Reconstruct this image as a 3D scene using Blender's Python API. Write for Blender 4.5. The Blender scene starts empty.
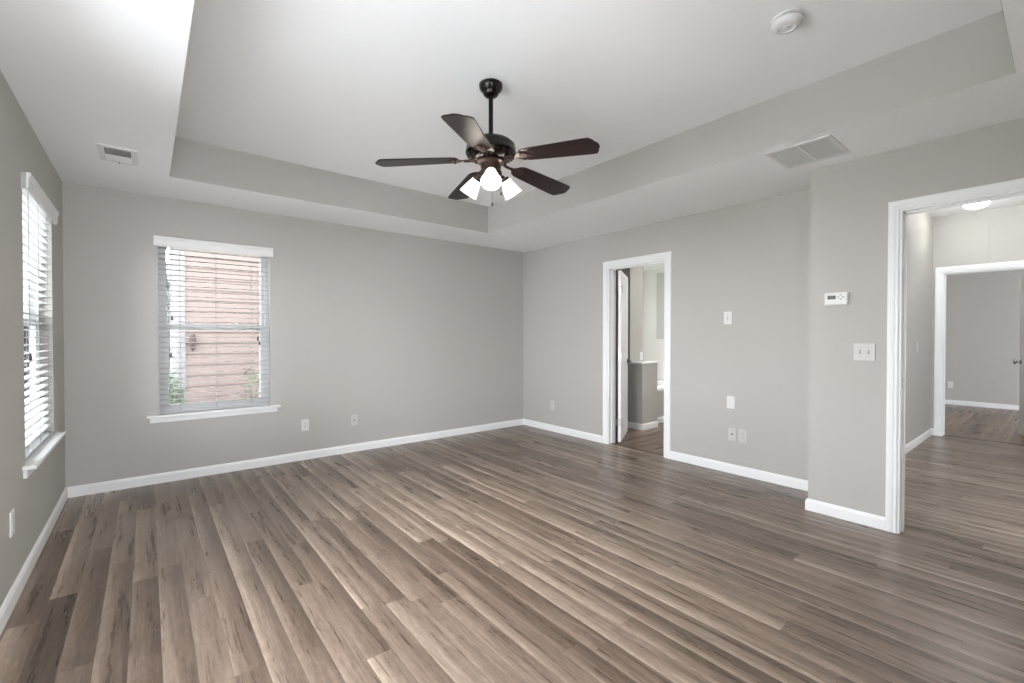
import bpy, bmesh, math, random
from mathutils import Vector, Matrix
random.seed(7)
S = bpy.context.scene
COL = S.collection

# ---------------------------------------------------------------- camera, sky, exposure
cd = bpy.data.cameras.new('camera'); cam = bpy.data.objects.new('camera', cd); COL.objects.link(cam)
cd.sensor_width = 36.0; cd.lens = 451.25 / 1024 * 36.0; cd.clip_start = 0.05; cd.clip_end = 300
cam.location = (0, 0, 1.252)
cam.rotation_euler = (math.radians(90 - 0.653), 0, -0.680)
S.camera = cam

SKY = 9.0
w = bpy.data.worlds.new('overcast_sky'); S.world = w; w.use_nodes = True
nt = w.node_tree; nt.nodes.clear()
wo = nt.nodes.new('ShaderNodeOutputWorld'); bg = nt.nodes.new('ShaderNodeBackground')
tc = nt.nodes.new('ShaderNodeTexCoord'); sp = nt.nodes.new('ShaderNodeSeparateXYZ'); rp = nt.nodes.new('ShaderNodeValToRGB')
rp.color_ramp.elements[0].position = 0.0; rp.color_ramp.elements[0].color = (.93, .965, 1, 1)
rp.color_ramp.elements[1].position = 1.0; rp.color_ramp.elements[1].color = (.88, .93, 1, 1)
nt.links.new(tc.outputs['Generated'], sp.inputs[0]); nt.links.new(sp.outputs['Z'], rp.inputs[0])
nt.links.new(rp.outputs[0], bg.inputs[0]); bg.inputs[1].default_value = SKY
nt.links.new(bg.outputs[0], wo.inputs[0])

S.view_settings.view_transform = 'Standard'; S.view_settings.look = 'None'
S.view_settings.gamma = 1.0; S.view_settings.use_curve_mapping = False
S.view_settings.exposure = 1.26
S.cycles.max_bounces = 14; S.cycles.diffuse_bounces = 8; S.cycles.transparent_max_bounces = 24
S.cycles.sample_clamp_indirect = 8.0
S.cycles.use_denoising = True

# ---------------------------------------------------------------- room dimensions (metres)
XL, YB, XR, XN, YJ, YF = -0.50, 4.88, 4.155, 3.704, 1.18, -0.49
H, HT, HH = 2.44, 2.746, 2.755
FILL_FW = (-0.38, 0.50, 0.30, 2.20)           # unseen window behind the camera, added as a daylight source
TX0, TX1, TY0, TY1 = 0.138, 3.06, 0.164, 4.224
BW = (0.073, 0.928, 0.575, 2.098)        # back window opening: x0, x1, z0, z1
LW = (3.43, 4.355, 0.578, 2.098)         # left window opening: y0, y1
FILL_LW = (0.95, 2.40, 0.45, 2.10)           # unseen second left window beside the camera, added to bring in daylight

# light portals that guide daylight in through the window openings
def portal(name, loc, rot, sx, sy):
    l = bpy.data.lights.new(name, 'AREA'); l.shape = 'RECTANGLE'; l.size = sx; l.size_y = sy
    l.cycles.is_portal = True
    o = bpy.data.objects.new(name, l); COL.objects.link(o); o.location = loc; o.rotation_euler = rot
R90 = math.pi / 2
def zc(a): return (a[2] + a[3]) / 2
portal('window_portal', ((BW[0]+BW[1])/2, YB+.15, zc(BW)), (-R90, 0, 0), BW[1]-BW[0], BW[3]-BW[2])
portal('window_portal', (XL-.15, (LW[0]+LW[1])/2, zc(LW)), (0, -R90, 0), LW[3]-LW[2], LW[1]-LW[0])
portal('window_portal', (XL-.15, (FILL_LW[0]+FILL_LW[1])/2, zc(FILL_LW)), (0, -R90, 0), FILL_LW[3]-FILL_LW[2], FILL_LW[1]-FILL_LW[0])
portal('window_portal', ((FILL_FW[0]+FILL_FW[1])/2, YF-.15, zc(FILL_FW)), (R90, 0, 0), FILL_FW[1]-FILL_FW[0], FILL_FW[3]-FILL_FW[2])

# ---------------------------------------------------------------- materials
def principled(name, col, rough=.5, metal=0.0, spec=.5, **kw):
    m = bpy.data.materials.new(name); m.use_nodes = True
    b = m.node_tree.nodes['Principled BSDF']
    b.inputs['Base Color'].default_value = (*col, 1); b.inputs['Roughness'].default_value = rough
    b.inputs['Metallic'].default_value = metal; b.inputs['Specular IOR Level'].default_value = spec
    for k, v in kw.items(): b.inputs[k].default_value = v
    return m
def mottled(name, col, rough, amount=.03, scale=3.0, bump=0.0, bscale=250):
    """painted surface: base colour with a slight procedural unevenness and roller texture"""
    m = principled(name, col, rough, spec=.3); t = m.node_tree; b = t.nodes['Principled BSDF']
    tc = t.nodes.new('ShaderNodeTexCoord'); n = t.nodes.new('ShaderNodeTexNoise'); n.inputs['Scale'].default_value = scale
    n.inputs['Detail'].default_value = 3
    r = t.nodes.new('ShaderNodeMapRange'); r.inputs['To Min'].default_value = 1 - amount; r.inputs['To Max'].default_value = 1 + amount
    mx = t.nodes.new('ShaderNodeVectorMath'); mx.operation = 'SCALE'; mx.inputs[0].default_value = col
    t.links.new(tc.outputs['Object'], n.inputs['Vector']); t.links.new(n.outputs['Fac'], r.inputs['Value'])
    t.links.new(r.outputs[0], mx.inputs['Scale']); t.links.new(mx.outputs[0], b.inputs['Base Color'])
    if bump:
        n2 = t.nodes.new('ShaderNodeTexNoise'); n2.inputs['Scale'].default_value = bscale
        bp = t.nodes.new('ShaderNodeBump'); bp.inputs['Strength'].default_value = bump; bp.inputs['Distance'].default_value = .001
        t.links.new(tc.outputs['Object'], n2.inputs['Vector']); t.links.new(n2.outputs['Fac'], bp.inputs['Height'])
        t.links.new(bp.outputs[0], b.inputs['Normal'])
    return m

def planks(name, along, ramp, width=.1025, length=1.22, rough=.25):
    m = principled(name, (.2, .15, .12), rough, spec=.5); t = m.node_tree; b = t.nodes['Principled BSDF']; L = t.links.new
    def math_(op, a, bb=None, c=None):
        n = t.nodes.new('ShaderNodeMath'); n.operation = op
        for i, v in enumerate((a, bb, c)):
            if v is None: continue
            if isinstance(v, (int, float)): n.inputs[i].default_value = v
            else: L(v, n.inputs[i])
        return n.outputs[0]
    def comb(x, y, z=0.0):
        n = t.nodes.new('ShaderNodeCombineXYZ')
        for i, v in enumerate((x, y, z)):
            if isinstance(v, (int, float)): n.inputs[i].default_value = v
            else: L(v, n.inputs[i])
        return n.outputs[0]
    def white(v):
        n = t.nodes.new('ShaderNodeTexWhiteNoise'); n.noise_dimensions = '3D'; L(v, n.inputs['Vector']); return n.outputs['Value']
    tc = t.nodes.new('ShaderNodeTexCoord'); s = t.nodes.new('ShaderNodeSeparateXYZ'); L(tc.outputs['Object'], s.inputs[0])
    u, v = (s.outputs['X'], s.outputs['Y']) if along == 'Y' else (s.outputs['Y'], s.outputs['X'])
    ur = math_('DIVIDE', math_('ADD', u, .5 - .024), width); row = math_('FLOOR', ur); fu = math_('FRACT', ur)
    rr = white(comb(row, 3.7, 1.0))
    vr = math_('ADD', math_('DIVIDE', v, length), math_('MULTIPLY', rr, 9.0)); colm = math_('FLOOR', vr); fv = math_('FRACT', vr)
    rnd = white(comb(row, colm, 5.0)); rnd2 = white(comb(row, colm, 11.0))
    # grain along the board
    gn = t.nodes.new('ShaderNodeTexNoise'); gn.inputs['Scale'].default_value = 1.0; gn.inputs['Detail'].default_value = 7; gn.inputs['Roughness'].default_value = .68
    L(comb(math_('MULTIPLY', u, 30.0), math_('ADD', math_('MULTIPLY', v, 1.6), math_('MULTIPLY', rnd, 50.0)), math_('MULTIPLY', rnd2, 30.0)), gn.inputs['Vector'])
    fg = t.nodes.new('ShaderNodeTexNoise'); fg.inputs['Scale'].default_value = 1.0; fg.inputs['Detail'].default_value = 3
    L(comb(math_('MULTIPLY', u, 170.0), math_('MULTIPLY', v, 5.0), rnd), fg.inputs['Vector'])
    # cathedral figure: warped bands
    wn = t.nodes.new('ShaderNodeTexNoise'); wn.inputs['Scale'].default_value = 1.0; wn.inputs['Detail'].default_value = 2
    L(comb(math_('MULTIPLY', u, 7.0), math_('ADD', math_('MULTIPLY', v, 1.3), math_('MULTIPLY', rnd, 20.0)), rnd2), wn.inputs['Vector'])
    # each strip is lighter along one edge and darker along the other, with a ragged transition
    edge = math_('POWER', math_('SUBTRACT', 1.0, fu), 1.6)
    edge = math_('MULTIPLY', edge, math_('ADD', .12, math_('MULTIPLY', rnd2, .42)))
    sn = t.nodes.new('ShaderNodeTexNoise'); sn.inputs['Scale'].default_value = 1.0; sn.inputs['Detail'].default_value = 4; sn.inputs['Roughness'].default_value = .7
    L(comb(math_('MULTIPLY', u, 75.0), math_('MULTIPLY', v, 22.0), math_('MULTIPLY', rnd, 9.0)), sn.inputs['Vector'])
    band = math_('SINE', math_('MULTIPLY', wn.outputs['Fac'], 70.0))
    val = math_('ADD', math_('MULTIPLY', rnd, .38), math_('MULTIPLY', gn.outputs['Fac'], 1.0))
    val = math_('ADD', val, math_('MULTIPLY', fg.outputs['Fac'], .34))
    val = math_('ADD', val, math_('MULTIPLY', band, .02))
    val = math_('ADD', val, edge); val = math_('ADD', val, math_('MULTIPLY', sn.outputs['Fac'], .42))
    val = math_('SUBTRACT', val, .72)
    cr = t.nodes.new('ShaderNodeValToRGB'); el = cr.color_ramp.elements
    for i, (p, c) in enumerate(ramp):
        e = el[i] if i < 2 else el.new(p)
        e.position = p; e.color = (*c, 1)
    L(val, cr.inputs[0])
    du = math_('MULTIPLY', math_('MINIMUM', fu, math_('SUBTRACT', 1.0, fu)), width)
    dv = math_('MULTIPLY', math_('MINIMUM', fv, math_('SUBTRACT', 1.0, fv)), length)
    gap = t.nodes.new('ShaderNodeMapRange'); gap.inputs['From Min'].default_value = .0005; gap.inputs['From Max'].default_value = .0022
    gap.inputs['To Min'].default_value = .72; gap.inputs['To Max'].default_value = 1.0
    L(math_('MINIMUM', du, dv), gap.inputs['Value'])
    vm = t.nodes.new('ShaderNodeVectorMath'); vm.operation = 'SCALE'; L(cr.outputs[0], vm.inputs[0]); L(gap.outputs[0], vm.inputs['Scale'])
    L(vm.outputs[0], b.inputs['Base Color'])
    rg = t.nodes.new('ShaderNodeMapRange'); rg.inputs['To Min'].default_value = rough - .05; rg.inputs['To Max'].default_value = rough + .13
    L(gn.outputs['Fac'], rg.inputs['Value']); L(rg.outputs[0], b.inputs['Roughness'])
    bp = t.nodes.new('ShaderNodeBump'); bp.inputs['Strength'].default_value = .12; bp.inputs['Distance'].default_value = .001
    L(math_('ADD', math_('MULTIPLY', fg.outputs['Fac'], .5), gap.outputs[0]), bp.inputs['Height']); L(bp.outputs[0], b.inputs['Normal'])
    return m

def emitter(name, col, strength):
    m = bpy.data.materials.new(name); m.use_nodes = True; t = m.node_tree; t.nodes.clear()
    o = t.nodes.new('ShaderNodeOutputMaterial'); e = t.nodes.new('ShaderNodeEmission')
    e.inputs[0].default_value = (*col, 1); e.inputs[1].default_value = strength; t.links.new(e.outputs[0], o.inputs[0]); return m
def clear_glass(name, col=(1, 1, 1)):
    m = bpy.data.materials.new(name); m.use_nodes = True; t = m.node_tree; t.nodes.clear()
    o = t.nodes.new('ShaderNodeOutputMaterial'); mx = t.nodes.new('ShaderNodeMixShader'); f = t.nodes.new('ShaderNodeFresnel')
    f.inputs[0].default_value = 1.2
    tr = t.nodes.new('ShaderNodeBsdfTransparent'); tr.inputs[0].default_value = (*col, 1); gl = t.nodes.new('ShaderNodeBsdfGlossy'); gl.inputs['Roughness'].default_value = .02
    t.links.new(f.outputs[0], mx.inputs[0]); t.links.new(tr.outputs[0], mx.inputs[1]); t.links.new(gl.outputs[0], mx.inputs[2]); t.links.new(mx.outputs[0], o.inputs[0]); return m
def frosted(name):
    m = bpy.data.materials.new(name); m.use_nodes = True; t = m.node_tree; t.nodes.clear()
    o = t.nodes.new('ShaderNodeOutputMaterial'); mx = t.nodes.new('ShaderNodeMixShader'); mx.inputs[0].default_value = .5
    d = t.nodes.new('ShaderNodeBsdfDiffuse'); d.inputs[0].default_value = (.9, .89, .87, 1)
    tl = t.nodes.new('ShaderNodeBsdfTranslucent'); tl.inputs[0].default_value = (.95, .93, .9, 1)
    m2 = t.nodes.new('ShaderNodeMixShader'); m2.inputs[0].default_value = .06; g = t.nodes.new('ShaderNodeBsdfGlossy'); g.inputs['Roughness'].default_value = .25
    t.links.new(d.outputs[0], mx.inputs[1]); t.links.new(tl.outputs[0], mx.inputs[2])
    t.links.new(mx.outputs[0], m2.inputs[1]); t.links.new(g.outputs[0], m2.inputs[2]); t.links.new(m2.outputs[0], o.inputs[0]); return m

def blade_wood(name):
    """stained wood, dark red brown to near black in grain streaks along the blade"""
    m = principled(name, (.03, .01, .007), .28, spec=.3); t = m.node_tree; b = t.nodes['Principled BSDF']; L = t.links.new
    tc = t.nodes.new('ShaderNodeTexCoord'); mp = t.nodes.new('ShaderNodeMapping'); mp.inputs['Scale'].default_value = (3, 60, 60)
    n = t.nodes.new('ShaderNodeTexNoise'); n.inputs['Scale'].default_value = 1; n.inputs['Detail'].default_value = 4
    L(tc.outputs['Object'], mp.inputs[0]); L(mp.outputs[0], n.inputs['Vector'])
    r = t.nodes.new('ShaderNodeValToRGB'); r.color_ramp.elements[0].position = .3; r.color_ramp.elements[0].color = (.008, .003, .0028, 1)
    r.color_ramp.elements[1].position = .72; r.color_ramp.elements[1].color = (.020, .0045, .0025, 1)
    L(n.outputs['Fac'], r.inputs[0]); L(r.outputs[0], b.inputs['Base Color']); return m

WALL = (.460, .450, .424)
M = {}
M['wall'] = mottled('greige_wall_paint', WALL, .6, .012, 1.5, .12, 180)
M['ceil'] = mottled('flat_ceiling_paint', (.91, .915, .918), .8, .01, 1.2, .1, 160)
M['bath'] = mottled('bathroom_pale_wall', (.86, .855, .83), .5, .01, 2)  # paler base colour, used on the far bathroom wall only
M['trim'] = mottled('white_gloss_trim_paint', (.84, .845, .855), .35, .008, 4)
M['vinyl'] = mottled('white_window_vinyl', (.62, .63, .64), .35, .01, 6)
M['slat'] = mottled('white_blind_slat', (.44, .44, .435), .4, .01, 6)
M['plate'] = mottled('white_wall_plate_plastic', (.72, .72, .71), .3, .01, 20)
M['plate_grey'] = mottled('wall_colour_plate_plastic', (.57, .565, .54), .4, .01, 20)
M['dark'] = principled('dark_slot', (.03, .03, .03), .5)
M['grey'] = mottled('grey_plastic', (.33, .33, .32), .4, .02, 20)
M['bronze'] = mottled('oil_rubbed_bronze', (.007, .004, .0035), .22, .15, 30); M['bronze'].node_tree.nodes['Principled BSDF'].inputs['Metallic'].default_value = .35
M['bronze'].node_tree.nodes['Principled BSDF'].inputs['Specular IOR Level'].default_value = .5
M['bronze_brown'] = mottled('antiqued_bronze', (.055, .032, .027), .3, .5, 60); M['bronze_brown'].node_tree.nodes['Principled BSDF'].inputs['Metallic'].default_value = .6  # lighter, browner bronze with strong mottling
M['blade'] = blade_wood('dark_cherry_blade_wood')
M['shade'] = frosted('frosted_white_glass')
M['bulb'] = emitter('lit_bulb', (1, .95, .89), 680.0)
M['dome'] = emitter('lit_ceiling_dome', (1, .98, .94), 20.0)
M['bath_fill'] = emitter('bath_fill_dome', (1, .98, .95), 55.0)  # unseen lamp added to brighten the bathroom
M['far_fill'] = emitter('far_room_fill_dome', (1, .98, .95), 13.0)  # unseen lamp added to brighten the room past the hall
M['glass'] = clear_glass('window_glass')
M['nickel'] = principled('satin_nickel', (.55, .54, .52), .25, 1.0)
M['steel'] = principled('hinge_steel', (.42, .42, .42), .35, .9)
M['dark_metal'] = principled('dark_bronze_lever', (.05, .045, .04), .3, .8)
M['lcd'] = principled('lcd_screen', (.05, .06, .05), .5)
M['tub'] = mottled('white_acrylic', (.86, .86, .85), .15, .005, 4)
M['filter'] = mottled('grey_grille_louvre', (.50, .51, .49), .5, .03, 30)
M['panel'] = mottled('grey_satin_panel', (.60, .61, .59), .35, .03, 3)
M['valance'] = mottled('white_valance', (.80, .80, .80), .4, .01, 6)
M['cord'] = principled('grey_cord', (.28, .28, .28), .8)
RAMP = [(0.0, (.060, .040, .028)), (1.0, (.47, .37, .295)), (.28, (.110, .076, .056)), (.50, (.182, .133, .101)), (.74, (.285, .218, .172))]
M['floor'] = planks('grey_brown_plank_floor', 'Y', RAMP)
RAMP2 = [(p, (c[0]*.85, c[1]*.75, c[2]*.70)) for p, c in RAMP]
M['floor_b'] = planks('bathroom_plank_floor', 'X', RAMP2)
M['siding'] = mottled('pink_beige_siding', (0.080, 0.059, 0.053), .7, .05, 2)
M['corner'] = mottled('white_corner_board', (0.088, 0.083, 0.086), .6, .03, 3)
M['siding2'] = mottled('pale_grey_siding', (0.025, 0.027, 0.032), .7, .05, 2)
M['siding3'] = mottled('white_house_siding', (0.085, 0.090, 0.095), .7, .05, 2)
M['pane_dark'] = principled('dark_window_pane', (.015, .018, .02), .15)
M['roof'] = mottled('grey_shingle_roof', (.05, .05, .055), .9, .15, 6)
M['leaf'] = mottled('shrub_leaf', (0.022, 0.035, 0.013), .6, .35, 5)
M['leaf2'] = mottled('tree_leaf', (0.014, 0.021, 0.012), .6, .35, 5)
M['bark'] = mottled('bark', (.05, .04, .035), .9, .2, 10)
M['grass'] = mottled('lawn', (.04, .08, .02), .9, .3, 2)
M['lantern'] = principled('brown_metal_lantern', (.02, .012, .010), .9)

# ---------------------------------------------------------------- mesh helpers
def new(name, bm, mat, parent=None, smooth=False, loc=None):
    bmesh.ops.recalc_face_normals(bm, faces=bm.faces)
    me = bpy.data.meshes.new(name); bm.to_mesh(me); bm.free()
    if smooth:
        for p in me.polygons: p.use_smooth = True
        try: me.set_sharp_from_angle(angle=math.radians(40))
        except Exception: pass
    mats = mat if isinstance(mat, (list, tuple)) else [mat]
    for k in mats: me.materials.append(k)
    o = bpy.data.objects.new(name, me); COL.objects.link(o)
    if parent: o.parent = parent
    if loc: o.location = loc
    return o
def struct(name, bm, mat, parent=None, **kw):
    o = new(name, bm, mat, parent, **kw)
    if parent is None: o['kind'] = 'structure'
    return o
def tag(o, label, cat, group=None):
    o['label'] = label; o['category'] = cat
    if group: o['group'] = group
    return o
def empty(name, loc, rz=0.0):
    o = bpy.data.objects.new(name, None); o.empty_display_size = .05; COL.objects.link(o); o.location = loc; o.rotation_euler = (0, 0, rz); return o
def bb(bm, x0, x1, y0, y1, z0, z1, mi=0, bevel=0.0):
    x0, x1 = sorted((x0, x1)); y0, y1 = sorted((y0, y1)); z0, z1 = sorted((z0, z1))
    v = [bm.verts.new(p) for p in ((x0,y0,z0),(x1,y0,z0),(x1,y1,z0),(x0,y1,z0),(x0,y0,z1),(x1,y0,z1),(x1,y1,z1),(x0,y1,z1))]
    fs = [bm.faces.new([v[i] for i in q]) for q in ((0,3,2,1),(4,5,6,7),(0,1,5,4),(1,2,6,5),(2,3,7,6),(3,0,4,7))]
    for f in fs: f.material_index = mi
    if bevel: bmesh.ops.bevel(bm, geom=list({e for f in fs for e in f.edges}), offset=bevel, segments=2, affect='EDGES', profile=.6)
    return v
def box(x0, x1, y0, y1, z0, z1, bevel=0.0):
    bm = bmesh.new(); bb(bm, x0, x1, y0, y1, z0, z1, 0, bevel); return bm
def lathe(bm, prof, n=40, mat=Matrix(), mi=0, cap=True):
    rings = []
    for r, z in prof:
        rings.append([bm.verts.new(mat @ Vector((r*math.cos(2*math.pi*i/n), r*math.sin(2*math.pi*i/n), z))) for i in range(n)])
    for a, b_ in zip(rings, rings[1:]):
        for i in range(n):
            f = bm.faces.new((a[i], a[(i+1) % n], b_[(i+1) % n], b_[i])); f.material_index = mi
    if cap:
        for r in (rings[0], rings[-1]):
            f = bm.faces.new(r); f.material_index = mi
def tube(bm, pts, r, n=10):
    pts = [Vector(p) for p in pts]; rings = []
    for i, p in enumerate(pts):
        d = (pts[min(i+1, len(pts)-1)] - pts[max(i-1, 0)]).normalized()
        a = d.orthogonal().normalized() if i == 0 else (rings_a - d * rings_a.dot(d)).normalized()
        rings_a = a; b_ = d.cross(a)
        rr = r[i] if isinstance(r, (list, tuple)) else r
        rings.append([bm.verts.new(p + (a*math.cos(2*math.pi*k/n) + b_*math.sin(2*math.pi*k/n))*rr) for k in range(n)])
    for a, b_ in zip(rings, rings[1:]):
        for k in range(n): bm.faces.new((a[k], a[(k+1) % n], b_[(k+1) % n], b_[k]))
    bm.faces.new(rings[0]); bm.faces.new(rings[-1])
def wall_with_holes(bm, P, u0, u1, v0, v1, thick, holes):
    """slab in (u, v) with rectangular holes; P(u, v, n) maps to world, n = -thick..0 goes into the wall"""
    us = sorted({u0, u1, *[h[0] for h in holes], *[h[1] for h in holes]}); vs = sorted({v0, v1, *[h[2] for h in holes], *[h[3] for h in holes]})
    solid = {}
    for i in range(len(us)-1):
        for j in range(len(vs)-1):
            cu, cv = (us[i]+us[i+1])/2, (vs[j]+vs[j+1])/2
            solid[i, j] = not any(h[0] < cu < h[1] and h[2] < cv < h[3] for h in holes)
    cache = {}
    def V(i, j, n):
        k = (i, j, n)
        if k not in cache: cache[k] = bm.verts.new(P(us[i], vs[j], -thick if n else 0.0))
        return cache[k]
    for (i, j), s in solid.items():
        if not s: continue
        bm.faces.new((V(i,j,0), V(i+1,j,0), V(i+1,j+1,0), V(i,j+1,0))); bm.faces.new((V(i,j,1), V(i,j+1,1), V(i+1,j+1,1), V(i+1,j,1)))
        for (di, dj, a, b_) in ((-1,0,(i,j),(i,j+1)), (1,0,(i+1,j+1),(i+1,j)), (0,-1,(i+1,j),(i,j)), (0,1,(i,j+1),(i+1,j+1))):
            if not solid.get((i+di, j+dj), False):
                bm.faces.new((V(*a,0), V(*b_,0), V(*b_,1), V(*a,1)))
def P_back(u, v, n): return (u, YB - n, v)
def P_left(u, v, n): return (XL + n, u, v)
def P_right(u, v, n): return (XR - n, u, v)
def P_near(u, v, n): return (XN - n, u, v)
CAS = [(0, 0), (0, .010), (.006, .013), (.020, .013), (.026, .016), (.050, .018), (.060, .017), (.064, .012), (.064, 0)]
def casing(bm, P, u0, u1, v1, prof=CAS, v0=0.0):
    """mitred door casing: profile points (distance outward from opening, projection from wall)"""
    rings = []
    for cu, cv, su, sv in ((u0, v0, -1, 0), (u0, v1, -1, 1), (u1, v1, 1, 1), (u1, v0, 1, 0)):
        rings.append([bm.verts.new(P(cu + su*w_, cv + sv*w_, n)) for w_, n in prof])
    for a, b_ in zip(rings, rings[1:]):
        for k in range(len(prof)): bm.faces.new((a[k], a[(k+1) % len(prof)], b_[(k+1) % len(prof)], b_[k]))
    bm.faces.new(rings[0]); bm.faces.new(rings[-1])
BASE = [(0, 0), (.014, 0), (.014, .064), (.011, .070), (.009, .077), (.004, .083), (0, .083)]
def baseboard(bm, P, u0, u1, m0=0.0, m1=0.0):
    """m0 / m1: mitre direction at each end (+1 lengthens with projection)"""
    r0 = [bm.verts.new(P(u0 - m0*n, z, n)) for n, z in BASE]; r1 = [bm.verts.new(P(u1 + m1*n, z, n)) for n, z in BASE]
    for k in range(len(BASE)): bm.faces.new((r0[k], r0[(k+1) % len(BASE)], r1[(k+1) % len(BASE)], r1[k]))
    bm.faces.new(r0); bm.faces.new(r1)

# ---------------------------------------------------------------- the rooms
XO = XR + .12                       # bathroom side of the right wall
HX = 7.76; HY = 1.104               # hall far wall, hall left wall
FILL_CW = (5.60, 6.90, 0.95, 2.20)          # unseen window over the tub, added to light the bathroom
BD = (2.62, 3.37, 2.053)            # bathroom doorway y0, y1, height
ND = (-.22, .683, 2.053)            # hall doorway in the near right wall
FD = (.19, 1.015, 2.053)            # doorway at the end of the hall
struct('floor', box(XL-.14, XR+.06, YF-.14, YB+.14, -.12, 0), M['floor'])
bm = bmesh.new(); bb(bm, XR+.06, HX+.06, -1.2, 1.14, -.12, 0); struct('floor_hall', bm, M['floor'])
struct('floor_bathroom', box(XR+.06, 7.14, 1.9, YB+.14, -.12, 0), M['floor_b'])
struct('floor_bedroom', box(HX+.06, 11.62, -2.2, 2.6, -.12, 0), M['floor_b'])

bm = bmesh.new(); wall_with_holes(bm, P_left, YF-.14, YB+.14, 0, 2.95, .14, [LW, FILL_LW]); struct('wall_left', bm, M['wall'])
bm = bmesh.new(); wall_with_holes(bm, P_back, XL, 7.14, 0, 2.95, .14, [BW, FILL_CW]); struct('wall_back', bm, M['wall'])
bm = bmesh.new(); wall_with_holes(bm, P_right, YJ, YB, 0, 2.95, .12, [(BD[0], BD[1], -.01, BD[2])]); struct('wall_right', bm, M['wall'])
bm = bmesh.new(); wall_with_holes(bm, P_near, YF, HY, 0, 2.95, .12, [(ND[0], ND[1], -.01, ND[2])]); struct('wall_right_near', bm, M['wall'])
bm = bmesh.new(); bb(bm, XN, HX, HY, YJ, 0, 2.95); struct('wall_hall_left', bm, M['wall'])
bm = bmesh.new(); wall_with_holes(bm, lambda u, v, n: (u, YF + n, v), XL, XN+.12, 0, 2.95, .14, [FILL_FW]); struct('wall_front', bm, M['wall'])
bm = bmesh.new(); wall_with_holes(bm, lambda u, v, n: (HX - n, u, v), -1.2, 2.6, 0, 2.95, .12, [(FD[0], FD[1], -.01, FD[2])]); struct('wall_hall_end', bm, M['wall'])
bm = bmesh.new(); bb(bm, XN+.12, HX+.12, -1.32, -1.2, 0, 2.95); struct('wall_hall_right', bm, M['wall'])
bm = bmesh.new(); bb(bm, 11.5, 11.62, -2.2, 2.6, 0, 2.95); struct('wall_bedroom_far', bm, M['wall'])
bm = bmesh.new(); bb(bm, HX+.12, 11.62, -2.32, -2.2, 0, 2.95); struct('wall_bedroom_right', bm, M['wall'])
bm = bmesh.new(); bb(bm, HX+.12, 11.62, 2.6, 2.72, 0, 2.95); struct('wall_bedroom_left', bm, M['wall'])
bm = bmesh.new(); bb(bm, 7.0, 7.14, 1.9, YB, 0, 2.95); struct('wall_bathroom_far', bm, M['bath'])
bm = bmesh.new(); bb(bm, XO, 7.14, 1.78, 1.9, 0, 2.95); struct('wall_bathroom_side', bm, M['wall'])
bm = bmesh.new(); bb(bm, 5.13, 5.42, 3.78, YB, 0, 2.6); struct('wall_bathroom_partition', bm, M['wall'])

# ceilings: perimeter soffit, tray sides in wall colour, raised tray
bm = bmesh.new()
bb(bm, XL, TX0, YF, YB, H, H+.02); bb(bm, TX1, XR, YF, YB, H, H+.02); bb(bm, TX0, TX1, TY1, YB, H, H+.02); bb(bm, TX0, TX1, YF, TY0, H, H+.02)
struct('ceiling', bm, M['ceil'])
bm = bmesh.new()
bb(bm, TX0-.02, TX0, TY0-.02, TY1+.02, H+.0205, HT+.02); bb(bm, TX1, TX1+.02, TY0-.02, TY1+.02, H+.0205, HT+.02)
bb(bm, TX0, TX1, TY1, TY1+.02, H+.0205, HT+.02); bb(bm, TX0, TX1, TY0-.02, TY0, H+.0205, HT+.02)
for z0, z1 in ((H+.0005, H+.0204),):      # thin skin that carries the wall colour down to the soffit edge
    bb(bm, TX0, TX0+.0015, TY0, TY1, z0, z1); bb(bm, TX1-.0015, TX1, TY0, TY1, z0, z1); bb(bm, TX0, TX1, TY1-.0015, TY1, z0, z1); bb(bm, TX0, TX1, TY0, TY0+.0015, z0, z1)
struct('wall_tray', bm, M['wall'])
struct('ceiling_tray', box(TX0-.02, TX1+.02, TY0-.02, TY1+.02, HT, HT+.04), M['ceil'])
bm = bmesh.new(); bb(bm, XN+.12, HX+.06, -1.2, HY, HH, HH+.03); struct('ceiling_hall', bm, M['ceil'])
bm = bmesh.new(); bb(bm, XO, 7.0, 1.9, YB, H, H+.03); struct('ceiling_bathroom', bm, M['ceil'])
bm = bmesh.new(); bb(bm, HX+.12, 11.5, -2.2, 2.6, H, H+.03); struct('ceiling_bedroom', bm, M['ceil'])

# baseboards
bm = bmesh.new(); baseboard(bm, P_left, YF, YB, 0, -1); struct('baseboard_left', bm, M['trim'])
bm = bmesh.new(); baseboard(bm, P_back, XL, XR, -1, -1); struct('baseboard_back', bm, M['trim'])
bm = bmesh.new(); baseboard(bm, P_right, YJ, BD[0]-.064); baseboard(bm, P_right, BD[1]+.064, YB, 0, -1); struct('baseboard_right', bm, M['trim'])
bm = bmesh.new(); baseboard(bm, P_near, ND[1]+.056, YJ, 0, 1); baseboard(bm, lambda u, v, n: (u, YJ + n, v), XN, XR, 1, -1); struct('baseboard_right_near', bm, M['trim'])
bm = bmesh.new(); baseboard(bm, lambda u, v, n: (u, HY - n, v), XN+.12, HX, 0, -1)
baseboard(bm, lambda u, v, n: (HX - n, u, v), FD[1]+.064, HY, 0, -1); baseboard(bm, lambda u, v, n: (HX - n, u, v), -1.2, FD[0]-.064)
struct('baseboard_hall', bm, M['trim'])
bm = bmesh.new(); baseboard(bm, lambda u, v, n: (11.5 - n, u, v), -2.2, 2.6); struct('baseboard_bedroom', bm, M['trim'])
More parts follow.
